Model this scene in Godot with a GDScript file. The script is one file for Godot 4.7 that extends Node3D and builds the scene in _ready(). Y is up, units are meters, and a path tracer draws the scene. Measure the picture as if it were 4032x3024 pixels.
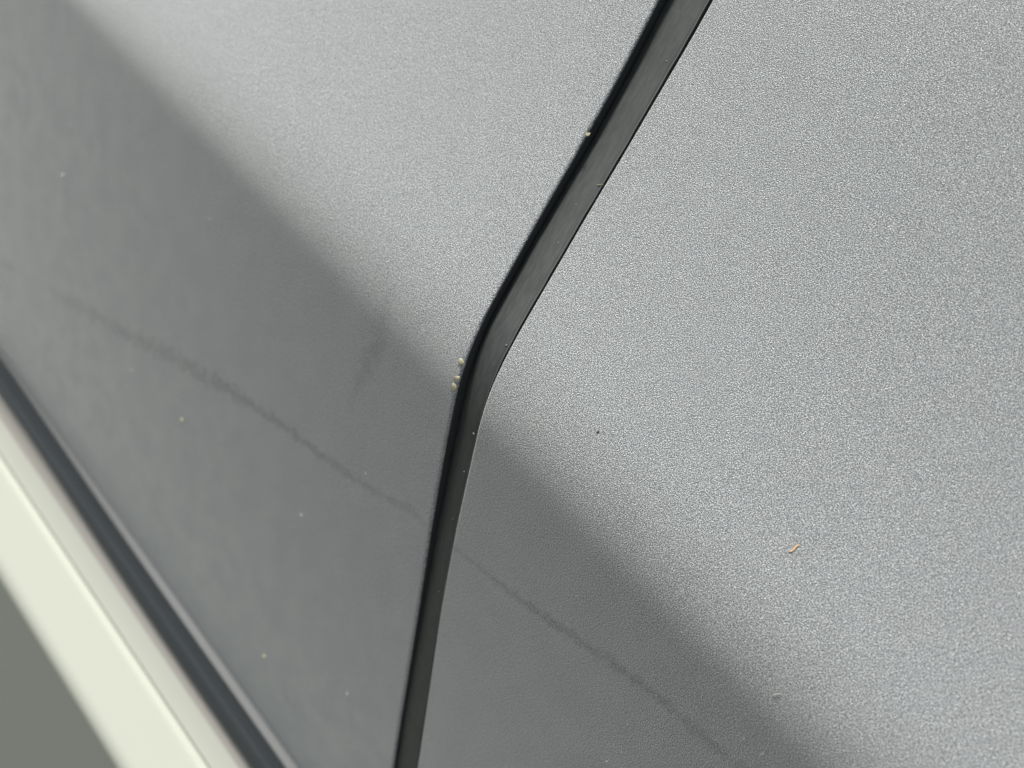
extends Node3D
# A close view of the lower side of a car: two grey textured doors meet at a slanted gap with a
# rubber seal; the doors bend at a soft horizontal crease and stop above a pale sill.
# x runs along the car, y up, z out of the car. Lengths below are millimetres until mm() makes metres.

const K := 0.001
const TILE := 61.44          # millimetres covered by one grain tile
const STAIN_W := 512.0
const STAIN_H := 256.0

var rng := RandomNumberGenerator.new()
var names := {}
var M := {}
# the door's section: running length, y, z and tilt for every quarter millimetre
const STEP := 0.25
const S_LOW := -160.0
const S_HIGH := 420.0
var sec_y := PackedFloat32Array()
var sec_z := PackedFloat32Array()
var gap_l := PackedFloat32Array()
var gap_r := PackedFloat32Array()

# the rubber strip's section: share of the way across the gap, depth under the skin
const SEAL := [[-0.03, 9.0], [-0.02, 3.4], [0.02, 2.85], [0.07, 2.7], [0.14, 2.5], [0.22, 2.27], [0.31, 2.02], [0.41, 1.79], [0.52, 1.6], [0.63, 1.47], [0.73, 1.39], [0.8, 1.36], [0.87, 1.42], [0.91, 1.72], [0.94, 2.4], [0.96, 3.4], [0.975, 6.0], [1.03, 9.0]]

const S_END := -130.2        # where the door skin turns into its hem

# ------------------------------------------------------------------ helpers
func numbered(called: String) -> String:
	var n: int = names.get(called, 0)
	names[called] = n + 1
	return called if n == 0 else "%s_%03d" % [called, n]

func tag(o: Node3D, label: String, category: String, group := "") -> Node3D:
	o.set_meta("label", label)
	o.set_meta("category", category)
	if group != "":
		o.set_meta("group", group)
	return o

func thing(called: String, label: String, category: String, at := Vector3.ZERO) -> Node3D:
	var o := Node3D.new()
	o.name = numbered(called)
	add_child(o)
	o.position = at
	return tag(o, label, category)

func part(called: String, mesh: Mesh, material: Material, parent: Node3D) -> MeshInstance3D:
	var o := MeshInstance3D.new()
	o.name = called
	o.mesh = mesh
	o.material_override = material
	parent.add_child(o, true)
	o.position = -parent.position if parent != self else Vector3.ZERO
	return o

func lin(r: float, g: float, b: float) -> Color:
	return Color(r, g, b).linear_to_srgb()

# rows of [position (mm), normal, uv, uv2] joined into one smooth sheet
func sheet(rows: Array, flip := false) -> ArrayMesh:
	var v := PackedVector3Array()
	var n := PackedVector3Array()
	var t := PackedVector2Array()
	var t2 := PackedVector2Array()
	var idx := PackedInt32Array()
	var w: int = rows[0].size()
	for row in rows:
		for p in row:
			v.append(p[0] * K)
			n.append(p[1])
			t.append(p[2])
			t2.append(p[3])
	for j in rows.size() - 1:
		for i in w - 1:
			var a := j * w + i
			var b := a + 1
			var c := a + w
			var d := c + 1
			if flip:
				idx.append_array(PackedInt32Array([a, c, b, b, c, d]))
			else:
				idx.append_array(PackedInt32Array([a, b, c, b, d, c]))
	var arr := []
	arr.resize(Mesh.ARRAY_MAX)
	arr[Mesh.ARRAY_VERTEX] = v
	arr[Mesh.ARRAY_NORMAL] = n
	arr[Mesh.ARRAY_TEX_UV] = t
	arr[Mesh.ARRAY_TEX_UV2] = t2
	arr[Mesh.ARRAY_INDEX] = idx
	var m := ArrayMesh.new()
	m.add_surface_from_arrays(Mesh.PRIMITIVE_TRIANGLES, arr)
	return m

# ------------------------------------------------------------------ the door's shape
func tilt(s: float) -> float:
	var up := 24.0 - 17.0 * smoothstep(0.0, 90.0, s)
	var lo := -14.6 + 0.9 * clampf(-s / 137.0, 0.0, 1.2)
	var t := clampf((s + 9.5) / 24.0, 0.0, 1.0)
	t = t * t * (3.0 - 2.0 * t)
	return deg_to_rad(lo * (1.0 - t) + up * t)

func make_section() -> void:
	var n := int((S_HIGH - S_LOW) / STEP) + 1
	sec_y.resize(n)
	sec_z.resize(n)
	var zero := int(-S_LOW / STEP)
	for i in range(zero + 1, n):
		var a := tilt(S_LOW + i * STEP)
		sec_y[i] = sec_y[i - 1] + cos(a) * STEP
		sec_z[i] = sec_z[i - 1] - sin(a) * STEP
	for i in range(zero - 1, -1, -1):
		var a := tilt(S_LOW + (i + 1) * STEP)
		sec_y[i] = sec_y[i + 1] - cos(a) * STEP
		sec_z[i] = sec_z[i + 1] + sin(a) * STEP

func along(a: PackedFloat32Array, s: float) -> float:
	var f := clampf((s - S_LOW) / STEP, 0.0, a.size() - 1.001)
	var i := int(f)
	return lerpf(a[i], a[i + 1], f - i)

func on_door(x: float, s: float, lift := 0.0) -> Vector3:
	return Vector3(x, along(sec_y, s), along(sec_z, s)) + door_normal(s) * lift

func door_normal(s: float) -> Vector3:
	var a := tilt(s)
	return Vector3(0, sin(a), cos(a))

func table(points: Array, s: float) -> float:
	var k := 0
	while k < points.size() - 2 and s > points[k + 1][0]:
		k += 1
	var a: Array = points[k]
	var b: Array = points[k + 1]
	return a[1] + (b[1] - a[1]) * (s - a[0]) / (b[0] - a[0])

func make_gap() -> void:
	# x of the two edges of the gap against running length up the door
	var left := [[-140, 44.0], [-92.5, 24.3], [-68.6, 15.5], [-48.1, 8.0], [-34.0, 2.7], [-17.6, -3.0], [-8.4, -6.0], [-2.5, -7.8], [2.7, -9.45], [11, -12.3], [28.4, -17.5], [50, -22.9], [69.7, -27.8], [420, -115]]
	var right := [[-140, 49.8], [-86.3, 29.3], [-45.7, 13.1], [-28.2, 6.9], [-12.1, 1.8], [-7.2, 0.3], [-2.6, -1.2], [2.1, -2.45], [7.65, -4.0], [16.3, -6.5], [33.5, -11.1], [54.6, -15.8], [74.1, -19.6], [420, -102]]
	var n := sec_y.size()
	gap_l.resize(n)
	gap_r.resize(n)
	for i in n:
		var s := S_LOW + i * STEP
		var a := 0.0
		var b := 0.0
		for k in range(-5, 6):
			a += table(left, s + k * 1.1) / 11.0
			b += table(right, s + k * 1.1) / 11.0
		gap_l[i] = a
		gap_r[i] = b

# rows of the door: fine where the camera looks, coarse beyond
func s_rows() -> PackedFloat32Array:
	var a := PackedFloat32Array()
	var s := S_END
	while s < 110.0:
		a.append(s)
		s += 0.8 if s > -16.0 and s < 20.0 else 1.6
	for e in [118.0, 130.0, 150.0, 190.0, 250.0, 320.0, 400.0]:
		a.append(e)
	return a

# side -1: the door on the low-x side of the gap, +1: the other one
func door_skin(side: int, radius: float) -> ArrayMesh:
	var edge := gap_l if side < 0 else gap_r
	var q := [0.5, 1.2, 2.5, 5.0, 9.0, 16.0, 30.0, 55.0, 90.0, 140.0, 200.0, 290.0, 420.0, 560.0]
	var rows := []
	for s in s_rows():
		var n := door_normal(s)
		var e := along(edge, s)
		var slope := (along(edge, s + 1.0) - along(edge, s - 1.0)) / 2.0
		var up := Vector3(0, n.z, -n.y)
		# in the surface, across the gap and out of the door
		var out := (Vector3.RIGHT - up * slope).normalized() * -side
		var skew := sqrt(1.0 + slope * slope)
		var row := []
		for k in 7:
			var a := k / 6.0 * PI / 2.0
			var nn := (out * cos(a) + n * sin(a)).normalized()
			row.append(corner(e, s, radius * (1.0 - cos(a)) * skew, radius * (1.0 - sin(a)), nn, side))
		for d in q:
			row.append(corner(e, s, radius * skew + d, 0.0, n, side))
		rows.append(row)
	return sheet(rows, side > 0)

# the flange behind the door's rolled edge, coloured near-black, darker than the skin
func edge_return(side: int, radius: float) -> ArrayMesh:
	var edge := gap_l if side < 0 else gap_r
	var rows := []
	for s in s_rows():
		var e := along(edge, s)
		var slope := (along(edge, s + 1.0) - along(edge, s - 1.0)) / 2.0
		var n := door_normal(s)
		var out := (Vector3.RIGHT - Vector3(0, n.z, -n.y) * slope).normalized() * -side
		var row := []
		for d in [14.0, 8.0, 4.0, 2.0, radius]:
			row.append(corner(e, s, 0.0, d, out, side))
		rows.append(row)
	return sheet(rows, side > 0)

func corner(e: float, s: float, inwards: float, deep: float, n: Vector3, side: int) -> Array:
	var x := e + side * inwards
	return [on_door(x, s, -deep), n, Vector2(x, s - deep) / TILE, Vector2((x + 200.0) / STAIN_W, (s + 170.0) / STAIN_H)]

# the folded lower edge: flares out a little, rolls round and runs back under the door
func hem(side: int) -> ArrayMesh:
	var edge := gap_l if side < 0 else gap_r
	var e := along(edge, S_END)
	var columns := []
	for away in [0.0, 1.0, 20.0, 40.0, 55.0, 70.0, 85.0, 100.0, 115.0, 130.0, 145.0, 160.0, 175.0, 190.0, 220.0, 300.0, 561.0]:
		var x: float = e + side * away
		# pressed out most near the gap, lying flat farther along the door
		columns.append([x, hem_outline(deg_to_rad(lerpf(56.0, 6.0, smoothstep(75.0, 205.0, away))))])
	var rows := []
	for k in columns[0][1].size():
		var row := []
		for c in columns:
			var p: Array = c[1][k]
			row.append([Vector3(c[0], p[0].x, p[0].y), Vector3(0, sin(p[1]), cos(p[1])), Vector2(c[0], S_END - k * 0.3) / TILE, Vector2.ZERO])
		rows.append(row)
	return sheet(rows, side < 0)

func hem_outline(flare: float) -> Array:
	var pts := []
	var p := Vector2(along(sec_y, S_END), along(sec_z, S_END))
	var a0 := tilt(S_END)
	var a := a0
	pts.append([p, a])
	for k in 8:
		a = lerpf(a0, flare, (k + 1) / 8.0)
		p += Vector2(-cos(a), sin(a)) * 0.12
		pts.append([p, a])
	for k in 4:
		p += Vector2(-cos(a), sin(a)) * 0.32
		pts.append([p, a])
	for k in 20:
		a = lerpf(flare, deg_to_rad(-165), (k + 1) / 20.0)
		p += Vector2(-cos(a), sin(a)) * 0.13
		pts.append([p, a])
	for k in 4:
		p += Vector2(-cos(a), sin(a)) * 3.0
		pts.append([p, a])
	return pts

# ------------------------------------------------------------------ rubber between the doors
func gap_seal() -> ArrayMesh:
	var rows := []
	# share of the way across, depth under the skin
	var shape := SEAL
	for s in s_rows():
		var l := along(gap_l, s)
		var r := along(gap_r, s)
		var row := []
		for k in shape.size():
			var x: float = lerpf(l, r, shape[k][0])
			var d: float = shape[k][1]
			# the strip sits shallower towards the sill
			d *= lerpf(0.5, 1.1, smoothstep(-75.0, 15.0, s)) if d < 4.8 else 1.0
			d += 0.03 * sin(s * 0.43 + 1.0) + 0.03 * sin(s * 0.17)
			row.append([on_door(x, s, -d), Vector3.ZERO, Vector2(shape[k][0] * 0.5, s / 70.0), Vector2.ZERO])
		rows.append(row)
	smooth_normals(rows)
	return sheet(rows, true)

func seal_depth(across: float, s: float) -> float:
	return table(SEAL, across) * lerpf(0.5, 1.1, smoothstep(-75.0, 15.0, s))

func smooth_normals(rows: Array) -> void:
	for j in rows.size():
		for i in rows[j].size():
			var a: Vector3 = rows[j][maxi(i - 1, 0)][0]
			var b: Vector3 = rows[j][mini(i + 1, rows[j].size() - 1)][0]
			var c: Vector3 = rows[maxi(j - 1, 0)][i][0]
			var d: Vector3 = rows[mini(j + 1, rows.size() - 1)][i][0]
			rows[j][i][1] = (b - a).cross(d - c).normalized()

# the raised thread of rubber close to the right-hand door
func seal_lip() -> ArrayMesh:
	var rows := []
	for s in s_rows():
		var l := along(gap_l, s)
		var r := along(gap_r, s)
		var row := []
		for k in 9:
			var a := PI * k / 8.0
			var x := lerpf(l, r, 0.87) - cos(a) * 0.2 + 0.05 * sin(s * 0.9) * sin(s * 0.23)
			row.append([on_door(x, s, (-1.46 + sin(a) * 0.17) * lerpf(0.5, 1.1, smoothstep(-75.0, 15.0, s))), Vector3.ZERO, Vector2(x, s) / TILE, Vector2.ZERO])
		rows.append(row)
	smooth_normals(rows)
	return sheet(rows, true)

# a straight bar along x with the section given as (y, z) points, rounded by small arcs
func bar(points: Array, x0: float, x1: float) -> ArrayMesh:
	var rows := []
	for k in points.size():
		var p: Vector2 = points[k]
		var row := []
		for i in 14:
			var x := lerpf(x0, x1, i / 13.0)
			row.append([Vector3(x, p.x, p.y), Vector3.ZERO, Vector2(x, k * 0.7) / TILE, Vector2((x + 200.0) / STAIN_W, 0.0)])
		rows.append(row)
	for k in rows.size():
		var a: Vector2 = points[maxi(k - 1, 0)]
		var b: Vector2 = points[mini(k + 1, points.size() - 1)]
		var d := (b - a).normalized()
		for p in rows[k]:
			p[1] = Vector3(0, d.y, -d.x)
	return sheet(rows, false)

# corner points with a fillet radius each -> a smooth outline
func rounded(corners: Array) -> Array:
	var out := []
	for k in corners.size():
		var p: Vector2 = corners[k][0]
		var r: float = corners[k][1]
		if k == 0 or k == corners.size() - 1 or r <= 0.0:
			out.append(p)
			continue
		var a: Vector2 = (corners[k - 1][0] - p).normalized()
		var b: Vector2 = (corners[k + 1][0] - p).normalized()
		var p0 := p + a * r
		var p1 := p + b * r
		out.append(p + a * (r + 0.02))
		for i in 9:
			var t := i / 8.0
			out.append(p0.lerp(p, t).lerp(p.lerp(p1, t), t))
		out.append(p + b * (r + 0.02))
	# extra points along the straight runs keep the normals of the runs flat
	var dense := []
	for k in out.size() - 1:
		dense.append(out[k])
		var a: Vector2 = out[k]
		var b: Vector2 = out[k + 1]
		if a.distance_to(b) > 0.6:
			dense.append(a + (b - a).normalized() * 0.1)
			dense.append(b - (b - a).normalized() * 0.1)
	dense.append(out[-1])
	return dense

# ------------------------------------------------------------------ specks, chips, hairs
func lump(size: Vector3, pinch: float, rough: float, seed_: int) -> ArrayMesh:
	var r := RandomNumberGenerator.new()
	r.seed = seed_
	var ph := [r.randf() * TAU, r.randf() * TAU, r.randf() * TAU]
	var rows := []
	for j in 11:
		var v := PI * j / 10.0
		var row := []
		for i in 19:
			var u := TAU * (i % 18) / 18.0
			var k := 1.0 + rough * (0.5 * sin(3.0 * u + ph[0]) + 0.35 * sin(5.0 * u + ph[1]) + 0.3 * sin(2.0 * u + ph[2]) * cos(2.0 * v))
			var x := cos(u) * sin(v) * k
			var y := sin(u) * sin(v) * k
			y *= 1.0 - pinch * x
			row.append([Vector3(x * size.x, y * size.y, cos(v) * size.z) * 0.5, Vector3.ZERO, Vector2(u, v), Vector2.ZERO])
		rows.append(row)
	for row in rows:
		for p in row:
			p[1] = Vector3(p[0].x / (size.x * size.x), p[0].y / (size.y * size.y), p[0].z / (size.z * size.z)).normalized()
	return sheet(rows, false)

func tube(points: Array, radii: Array) -> ArrayMesh:
	var rows := []
	for k in points.size():
		var p: Vector3 = points[k]
		var d: Vector3 = (points[mini(k + 1, points.size() - 1)] - points[maxi(k - 1, 0)]).normalized()
		var a := d.cross(Vector3(0, 0, 1)).normalized()
		var b := a.cross(d)
		var row := []
		for i in 9:
			var u := TAU * (i % 8) / 8.0
			var n := a * cos(u) + b * sin(u)
			row.append([p + n * radii[k], n, Vector2.ZERO, Vector2.ZERO])
		rows.append(row)
	return sheet(rows, false)

# axes on the door at (x, s): along the car, up the door, out of the door
func seat(o: Node3D, x: float, s: float, lift: float, turn: float) -> void:
	var n := door_normal(s)
	var up := Vector3(0, n.z, -n.y)
	o.transform = Transform3D(Basis(Vector3.RIGHT, up, n) * Basis(Vector3(0, 0, 1), deg_to_rad(turn)), on_door(x, s, lift) * K)

func bit(called: String, label: String, category: String, mesh: Mesh, m: Material, x: float, s: float, lift: float, turn: float, group := "") -> MeshInstance3D:
	var o := MeshInstance3D.new()
	o.name = numbered(called)
	o.mesh = mesh
	o.material_override = m
	add_child(o)
	seat(o, x, s, lift, turn)
	tag(o, label, category, group)
	return o

# ------------------------------------------------------------------ materials
func noise(frequency: float, octaves: int, seed_: int, kind := FastNoiseLite.TYPE_SIMPLEX_SMOOTH) -> FastNoiseLite:
	var f := FastNoiseLite.new()
	f.noise_type = kind
	f.seed = seed_
	f.frequency = frequency
	f.fractal_type = FastNoiseLite.FRACTAL_FBM if octaves > 1 else FastNoiseLite.FRACTAL_NONE
	f.fractal_octaves = octaves
	return f

func noise_map(n: FastNoiseLite, size: int, lo: Color, hi: Color, from := 0.0, to := 1.0) -> NoiseTexture2D:
	var t := NoiseTexture2D.new()
	t.width = size
	t.height = size
	t.noise = n
	var g := Gradient.new()
	g.set_color(0, lo)
	g.set_color(1, hi)
	g.set_offset(0, from)
	g.set_offset(1, to)
	t.color_ramp = g
	return t

func bump_map(n: FastNoiseLite, size: int, strength: float) -> NoiseTexture2D:
	var t := NoiseTexture2D.new()
	t.width = size
	t.height = size
	t.noise = n
	t.as_normal_map = true
	t.bump_strength = strength
	return t

# scuffs and smudges that lie on the doors, drawn where they are: (x, s) in millimetres
func stain_map() -> ImageTexture:
	var w := 2048
	var h := 1024
	var im := Image.create(w, h, false, Image.FORMAT_RGBA8)
	im.fill(Color(0.5, 0.53, 0.55, 0.0))
	var f := noise(0.09, 3, 5)
	var g := noise(0.55, 2, 9)
	var long_scuff := [[-185, -107, 1.6, 0.7], [-164, -98.2, 1.8, 0.8], [-152, -92.5, 1.2, 0.15], [-140, -88, 1.3, 0.2], [-136, -86.5, 1.8, 0.5], [-117.6, -78, 2.2, 0.7], [-97.4, -69.7, 2.3, 0.9], [-76.5, -60.3, 2.3, 1.0], [-57.6, -52.6, 2.0, 1.0], [-48.6, -49.4, 1.5, 1.0], [-38.5, -46, 1.2, 0.9], [-26.2, -42.9, 1.2, 0.8], [-13.1, -38.3, 1.0, 0.7], [-3.6, -33.8, 1.0, 0.5], [4, -32.6, 0.7, 0.2], [9.3, -31.2, 0.6, 0.6], [20, -28.6, 0.9, 0.7], [31.5, -25.2, 1.1, 0.85], [42, -21.4, 1.1, 0.85], [52, -18.8, 1.1, 0.8], [64.4, -16.6, 1.1, 0.6], [74, -14.6, 0.9, 0.2]]
	stroke(im, long_scuff, f, g, 0.68)
	stroke(im, [[-28.4, -1.9, 1.6, 0.2], [-26, -11, 1.8, 0.5], [-26.5, -20, 1.8, 0.4], [-26, -28, 1.4, 0.15]], f, g, 0.85)
	stroke(im, [[-6.2, -114.9, 1.6, 0.8], [-4.3, -115, 1.8, 0.9], [-2.6, -115.2, 1.3, 0.6]], f, g, 0.5)
	stroke(im, [[-21.9, 46.4, 0.4, 0.7], [-21.2, 43.6, 0.7, 1.0], [-20.5, 40.8, 0.4, 0.7]], f, g, 1.3)
	return ImageTexture.create_from_image(im)

func stroke(im: Image, line: Array, f: FastNoiseLite, g: FastNoiseLite, strength: float) -> void:
	for k in line.size() - 1:
		var a: Array = line[k]
		var b: Array = line[k + 1]
		var reach: float = maxf(a[2], b[2]) * 2.2 + 0.5
		var p := Vector2(a[0], a[1])
		var q := Vector2(b[0], b[1])
		var x0 := int((minf(p.x, q.x) - reach + 200.0) * 4.0)
		var x1 := int((maxf(p.x, q.x) + reach + 200.0) * 4.0)
		var y0 := int((minf(p.y, q.y) - reach + 170.0) * 4.0)
		var y1 := int((maxf(p.y, q.y) + reach + 170.0) * 4.0)
		for y in range(y0, y1):
			for x in range(x0, x1):
				var c := Vector2(x / 4.0 - 200.0, y / 4.0 - 170.0)
				var t := clampf((c - p).dot(q - p) / (q - p).length_squared(), 0.0, 1.0)
				var wide: float = 1.55 * lerpf(a[2], b[2], t)
				var away := c.distance_to(p.lerp(q, t)) + f.get_noise_2d(c.x * 4.0, c.y * 4.0) * 0.75 * wide
				var much: float = lerpf(a[3], b[3], t)
				var fade := clampf(1.0 - away / wide, 0.0, 1.0)
				fade = fade * fade * (3.0 - 2.0 * fade)
				var v := clampf(strength * much * fade * (0.7 + 1.5 * g.get_noise_2d(c.x * 4.0, c.y * 4.0)), 0.0, 0.95)
				if v > im.get_pixel(x, y).a:
					im.set_pixel(x, y, Color(0.5, 0.53, 0.55, v))

func plain(r: float, g: float, b: float, rough: float, metal := 0.0) -> StandardMaterial3D:
	var m := StandardMaterial3D.new()
	m.albedo_color = lin(r, g, b)
	m.roughness = rough
	m.metallic = metal
	return m

func make_materials() -> void:
	var grain := bump_map(noise(0.15, 2, 11), 2048, 16.0)
	var flake := noise_map(noise(0.12, 2, 23), 2048, Color(0.48, 0.48, 0.485), Color(1, 1, 1), 0.3, 0.7)
	var paint := plain(0.375, 0.388, 0.392, 0.55, 0.08)
	paint.metallic_specular = 0.3
	paint.clearcoat_enabled = true
	paint.clearcoat = 0.92
	paint.clearcoat_roughness = 0.3
	paint.albedo_texture = flake
	paint.normal_enabled = true
	paint.normal_texture = grain
	paint.normal_scale = 1.1
	var film := noise_map(noise(0.006, 4, 47), 1024, Color(0.72, 0.72, 0.72), Color(1, 1, 1), 0.25, 0.75)
	film.seamless = true
	film.seamless_blend_skirt = 0.3
	paint.clearcoat_texture = film     # dust dulls the sheen in patches
	paint.rim_enabled = true
	paint.rim = 0.75
	paint.rim_tint = 0.3
	paint.detail_enabled = true
	paint.detail_blend_mode = BaseMaterial3D.BLEND_MODE_MUL
	paint.detail_uv_layer = BaseMaterial3D.DETAIL_UV_2
	paint.detail_albedo = stain_map()
	M.paint = paint
	M.hem = plain(0.12, 0.121, 0.119, 0.6, 0.0)
	M.hem.metallic_specular = 0.3
	var rubber := plain(0.025, 0.0275, 0.027, 0.6)
	rubber.metallic_specular = 0.38
	rubber.albedo_texture = noise_map(noise(0.016, 5, 31), 1024, Color(0.84, 0.85, 0.85), Color(1, 1, 0.985), 0.2, 0.8)
	M.rubber = rubber
	M.lip = plain(0.026, 0.028, 0.028, 0.7)
	M.edge_black = plain(0.012, 0.013, 0.014, 0.7)  # near-black for the door walls that face the gap
	M.gasket = plain(0.17, 0.162, 0.148, 0.9)
	M.gasket.metallic_specular = 0.25
	M.sill = plain(0.2, 0.207, 0.18, 0.6, 0.0)
	M.sill.metallic_specular = 0.25
	M.ground = plain(0.165, 0.164, 0.152, 0.9)
	M.cream = plain(0.19, 0.178, 0.115, 0.8)
	M.grit = plain(0.14, 0.135, 0.115, 0.85)
	M.fibre = plain(0.3, 0.3, 0.285, 0.7)
	M.chip = plain(0.2, 0.185, 0.12, 0.75)
	M.tan = plain(0.32, 0.2, 0.1, 0.7)
	M.white = plain(0.42, 0.42, 0.4, 0.7)
	M.yellow = plain(0.42, 0.39, 0.28, 0.7)
	M.black = plain(0.008, 0.008, 0.008, 0.5)
	M.dust = plain(0.42, 0.42, 0.39, 0.8)

# ------------------------------------------------------------------ the scene
func _ready() -> void:
	rng.seed = 7
	make_section()
	make_gap()

	var cam := Camera3D.new()
	cam.name = "camera"
	add_child(cam)
	cam.fov = 53.0
	cam.near = 0.005
	cam.far = 300.0
	cam.transform = Transform3D(Basis(Vector3(0.675254, 0.567073, -0.471658), Vector3(-0.665501, 0.744132, -0.058103), Vector3(0.318027, 0.353123, 0.879865)), Vector3(0.0412947, 0.0493779, 0.1129450))
	var attr := CameraAttributesPhysical.new()
	attr.frustum_focal_length = 12.0 / tan(deg_to_rad(26.5))
	attr.frustum_focus_distance = 0.125
	attr.frustum_near = 0.005
	attr.frustum_far = 300.0
	attr.exposure_aperture = 11.5
	cam.attributes = attr
	cam.current = true

	var sun := DirectionalLight3D.new()
	sun.name = "sun"
	sun.light_energy = 1.6
	sun.light_color = Color(1.0, 0.985, 0.96)
	sun.light_angular_distance = 8.0   # thin cloud before the sun
	sun.shadow_enabled = true
	add_child(sun)
	sun.look_at_from_position(Vector3(-0.45, 0.8, 0.19), Vector3.ZERO)

	var e := Environment.new()
	e.background_mode = Environment.BG_SKY
	var sm := ProceduralSkyMaterial.new()
	sm.sky_top_color = Color(0.525, 0.57, 0.61)
	sm.sky_horizon_color = Color(0.68, 0.70, 0.71)
	sm.sky_curve = 0.15
	sm.ground_bottom_color = Color(0.46, 0.47, 0.43)
	sm.ground_horizon_color = Color(0.62, 0.63, 0.60)
	sm.sun_angle_max = 1.0
	var sky := Sky.new()
	sky.sky_material = sm
	e.sky = sky
	e.tonemap_mode = Environment.TONE_MAPPER_LINEAR
	e.tonemap_exposure = 2.6
	e.sdfgi_enabled = true
	e.ssao_enabled = true
	e.ssil_enabled = true
	var we := WorldEnvironment.new()
	we.name = "environment"
	we.environment = e
	add_child(we)

	make_materials()

	# the ground the car stands on
	var ground := MeshInstance3D.new()
	ground.name = "ground"
	var plane := PlaneMesh.new()
	plane.size = Vector2(120, 120)
	ground.mesh = plane
	ground.material_override = M.ground
	ground.position = Vector3(0, -0.42, 0)
	ground.set_meta("kind", "structure")
	ground.set_meta("label", "pale concrete ground below the sill")
	add_child(ground)

	# the two doors
	var base := on_door(-200, S_END) * K
	var left := thing("car_door", "dark grey car door with cream chips along its edge, left of the rubber seal", "car door", base)
	part("door_skin", door_skin(-1, 0.6), M.paint, left)
	part("edge_return", edge_return(-1, 0.6), M.edge_black, left)
	part("hem", hem(-1), M.hem, left)
	base = on_door(200, S_END) * K
	var right := thing("car_door", "dark grey car door with an orange-brown sliver on it, right of the seal", "car door", base)
	part("door_skin", door_skin(1, 0.45), M.paint, right)
	part("edge_return", edge_return(1, 0.45), M.edge_black, right)
	part("hem", hem(1), M.hem, right)

	# rubber between them
	var seal := thing("rubber_seal", "black rubber seal bent at the crease, filling the gap between the two doors", "rubber seal", on_door(30, S_END) * K)
	part("seal_strip", gap_seal(), M.rubber, seal)
	part("seal_lip", seal_lip(), M.lip, seal)

	# the sill
	var x0 := -620.0
	var x1 := 640.0
	var sill := thing("sill", "pale cream painted sill below the doors, sunlit on its upper face", "car sill", Vector3(0, -0.24, -0.02))
	var step := rounded([[Vector2(-150, -26.9), 0], [Vector2(-139.4, -26.5), 0.06], [Vector2(-144.3, -23.4), 0]])
	part("step_edge", bar(step, x0, x1), M.sill, sill)
	var face := rounded([[Vector2(-145.6, -24.6), 0], [Vector2(-143.7, -22.7), 2.6], [Vector2(-156.2, -10.8), 3.2], [Vector2(-330, -68.0), 8.0], [Vector2(-340, -110.0), 0]])
	part("sill_face", bar(face, x0, x1), M.sill, sill)

	var gasket := thing("sill_gasket", "dark rubber gasket lying in the channel between door hem and pale sill", "rubber seal", Vector3(0, -0.14, -0.034))
	var strip := rounded([[Vector2(-130, -60), 0], [Vector2(-142, -46), 1.0], [Vector2(-146.6, -41.2), 1.0], [Vector2(-143.4, -37.3), 1.6], [Vector2(-147.2, -34.2), 1.3], [Vector2(-147.2, -32.4), 0.6], [Vector2(-152, -27.8), 0]])
	part("gasket_strip", bar(strip, x0, x1), M.gasket, gasket)

	small_things()

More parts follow.
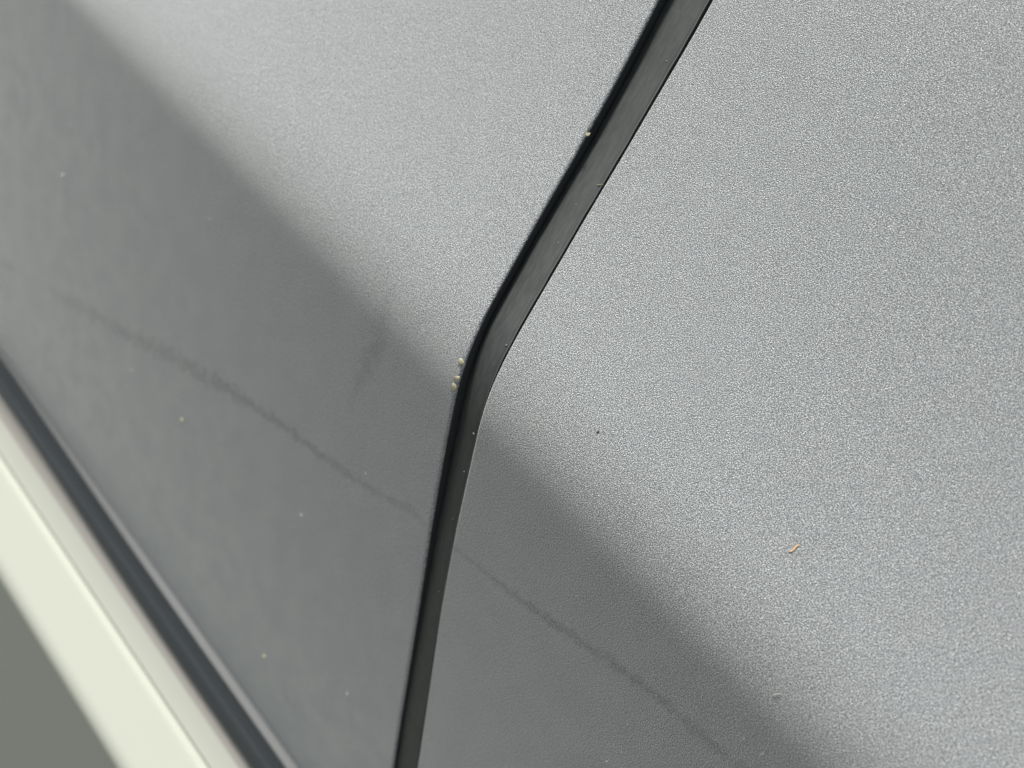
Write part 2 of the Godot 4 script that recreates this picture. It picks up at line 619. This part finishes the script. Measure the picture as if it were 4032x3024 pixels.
func small_things() -> void:
	# chips at the door's edge
	bit("cream_chip", "teardrop cream chip on the left door's edge, topmost of the three by the seal's bend", "chip", lump(Vector3(1.35, 1.05, 0.3), 0.55, 0.1, 1), M.chip, -9.35, 0.35, 0.01, 25, "cream chips at the bend of the seal")
	bit("cream_chip", "notched cream chip on the left door's edge, between the teardrop chip and the lowest one", "chip", lump(Vector3(1.2, 0.85, 0.26), -0.35, 0.34, 2), M.chip, -8.3, -2.5, 0.01, 15, "cream chips at the bend of the seal")
	bit("cream_chip", "rounded cream chip on the left door's edge, lowest of the three by the seal's bend", "chip", lump(Vector3(1.25, 1.25, 0.3), 0.1, 0.22, 3), M.chip, -7.85, -4.2, 0.01, 40, "cream chips at the bend of the seal")
	bit("cream_chip", "small heart-shaped cream chip high on the left door's edge", "chip", lump(Vector3(0.85, 0.65, 0.14), 0.5, 0.16, 4), M.cream, -21.15, 44.2, 0.0, 60)
	# the sliver
	var pts := []
	var rad := []
	for k in 13:
		var t := k / 12.0
		pts.append(Vector3((t - 0.5) * 1.75, 0.15 * sin((t - 0.5) * 5.2), 0.05 * sin(t * PI)))
		rad.append(0.03 + 0.095 * pow(sin(PI * clampf(t * 0.92 + 0.04, 0, 1)), 0.5))
	bit("plant_sliver", "orange-brown curved sliver lying on the right door", "sliver", tube(pts, rad), M.tan, 49.35, 15.85, 0.06, 72)
	# specks
	var dots := [
		["black dot on the right door just right of the seal's bend", 16.56, 8.22, 0.62, "black"],
		["tiny black dot high on the right door above the sliver", 24.0, 50.0, 0.26, "black"],
		["yellowish speck at the upper right of the right door", 31.7, 78.2, 0.36, "yellow"],
		["pale crumb at the lower end of the right door's edge beside the seal", 20.0, -61.3, 0.5, "cream"],
		["pale blurred speck far up the left door near its shaded side", -137.1, -48.5, 1.5, "dust"],
		["faint speck on the left door above the long scuff's start", -136.8, -33.5, 0.9, "dust"],
		["small white speck on the left door between crease and scuff", -78.7, -19.9, 0.7, "white"],
		["faint speck on the left door just under the crease", -44.2, -27.6, 0.4, "dust"],
		["bright white speck on the left door just above the scuff's end near the seal", -15.8, -36.2, 0.5, "white"],
		["white speck on the left door below the scuff, right of its middle", -25.7, -61.6, 0.9, "dust"],
		["yellowish elongated speck on the left door below the thick part of the scuff", -70.2, -74.8, 1.5, "yellow"],
		["yellowish speck on the left door close to the hem", -17.8, -111.2, 1.5, "yellow"],
		["white speck on the left door right of the dark smudge", 6.6, -91.2, 0.8, "dust"],
		["pale speck on the left door midway between long scuff and hem", -93.6, -79.1, 1.2, "dust"],
		["white dust grain on the right door at its lower edge, nearest the seal", 53.5, -38.4, 0.4, "white"],
		["white dust grain on the right door, uppermost of the low cluster", 51.2, -28.3, 0.34, "white"],
		["white dust grain on the right door, left of the pair in the low cluster", 52.3, -34.4, 0.32, "white"],
		["white dust grain on the right door, right of the pair in the low cluster", 53.85, -34.0, 0.3, "white"],
		["white dust grain at the lower right of the right door past the scuff", 63.5, -11.6, 0.3, "white"],
		["white dust grain on the right door just below the scuff", 39.25, -25.9, 0.3, "white"],
		["white dust grain on the right door between crease and scuff near the seal", 31.2, -16.7, 0.3, "white"],
		["white dust grain on the right door at the dark side of the crease", 46.6, -5.8, 0.24, "white"],
		["white dust grain on the right door in the middle of the scuff", 48.3, -16.1, 0.24, "white"],
		["white dust grain on the right door between scuff and bright side, low down", 60.9, -7.9, 0.24, "white"],
	]
	for k in dots.size():
		var d: Array = dots[k]
		var size: float = d[3] * 0.78
		var called := "dust_speck" if d[4] != "black" else "dirt_speck"
		bit(called, d[0], "speck", lump(Vector3(size, size * rng.randf_range(0.6, 0.95), size * 0.4), 0.2, 0.12, 50 + k), M[d[4]], d[1], d[2], size * 0.08, rng.randf() * 360.0)
	# fibres: along the door, up the door, length, turn, bend
	var hairs := [
		["short straight white fibre on the right door close to the seal below the bend", 6.9, -15.7, 1.0, -68, 0.02],
		["fine pale fibre on the right door between seal and crease", 11.2, -4.7, 1.0, -75, 0.1],
		["bright white fibre on the right door, low beside the crease", 56.8, -10.6, 0.55, -95, 0.03],
		["curved white hair on the bright side of the right door, low down", 61.6, -1.4, 1.3, 60, 0.16],
		["pale bent hair at the lower right of the right door past the scuff", 66.7, -11.2, 1.4, -90, -0.22],
		["pale fibre on the right door at its lower left corner near the seal", 46.8, -45.7, 1.1, -95, 0.05],
		["blurred pale fibre on the left door between scuff and seal, low down", 1.6, -78.8, 1.8, -100, 0.1],
	]
	for h in hairs:
		var line := []
		var thick := []
		for k in 9:
			var t := k / 8.0
			line.append(Vector3((t - 0.5) * h[3], h[5] * sin(t * PI) * 1.0, 0.05 * sin(t * PI)))
			thick.append(0.036 * (0.4 + 0.6 * sin(PI * (0.1 + 0.8 * t))))
		bit("lint_fibre", h[0], "fibre", tube(line, thick), M.fibre, h[1], h[2], 0.06, h[4])
	# on the seal
	var on_seal := [
		["tan crumb on the rubber seal just below its bend", 0.76, -9.4, 0.4],
		["pale crumb on the rubber seal just above its bend", 0.8, 7.9, 0.32],
		["pale crumb low on the rubber seal below the bend", 0.72, -17.3, 0.28],
		["pale crumb on the rubber seal near its upper end, close to the right door", 0.72, 62.0, 0.26],
		["pale crumb halfway up the rubber seal above the bend", 0.66, 27.0, 0.24],
		["pale crumb on the rubber seal a little below the forked fibre", 0.55, 34.0, 0.22],
		["pale crumb on the narrow lower length of the rubber seal", 0.7, -27.5, 0.3],
		["pale crumb near the lower end of the rubber seal", 0.68, -44.0, 0.32],
	]
	for k in on_seal.size():
		var d: Array = on_seal[k]
		var s: float = d[2]
		var x := lerpf(along(gap_l, s), along(gap_r, s), d[1])
		bit("dust_speck", d[0], "speck", lump(Vector3(d[3], d[3] * 0.8, d[3] * 0.6), 0.1, 0.15, 90 + k), M.grit, x, s, -seal_depth(d[1], s) + d[3] * 0.15, 37.0 * k)
	var fork := []
	var fr := []
	for p in [Vector3(-0.5, -0.45, 0), Vector3(-0.1, -0.2, 0.05), Vector3(0.1, 0.1, 0.08), Vector3(0.05, 0.5, 0.04), Vector3(0.1, 0.1, 0.1), Vector3(0.45, 0.2, 0.02)]:
		fork.append(p)
		fr.append(0.06)
	bit("straw_fibre", "forked straw-coloured fibre on the upper half of the rubber seal", "fibre", tube(fork, fr), M.cream, lerpf(along(gap_l, 39.2), along(gap_r, 39.2), 0.84), 39.2, -seal_depth(0.84, 39.2) + 0.08, 0)
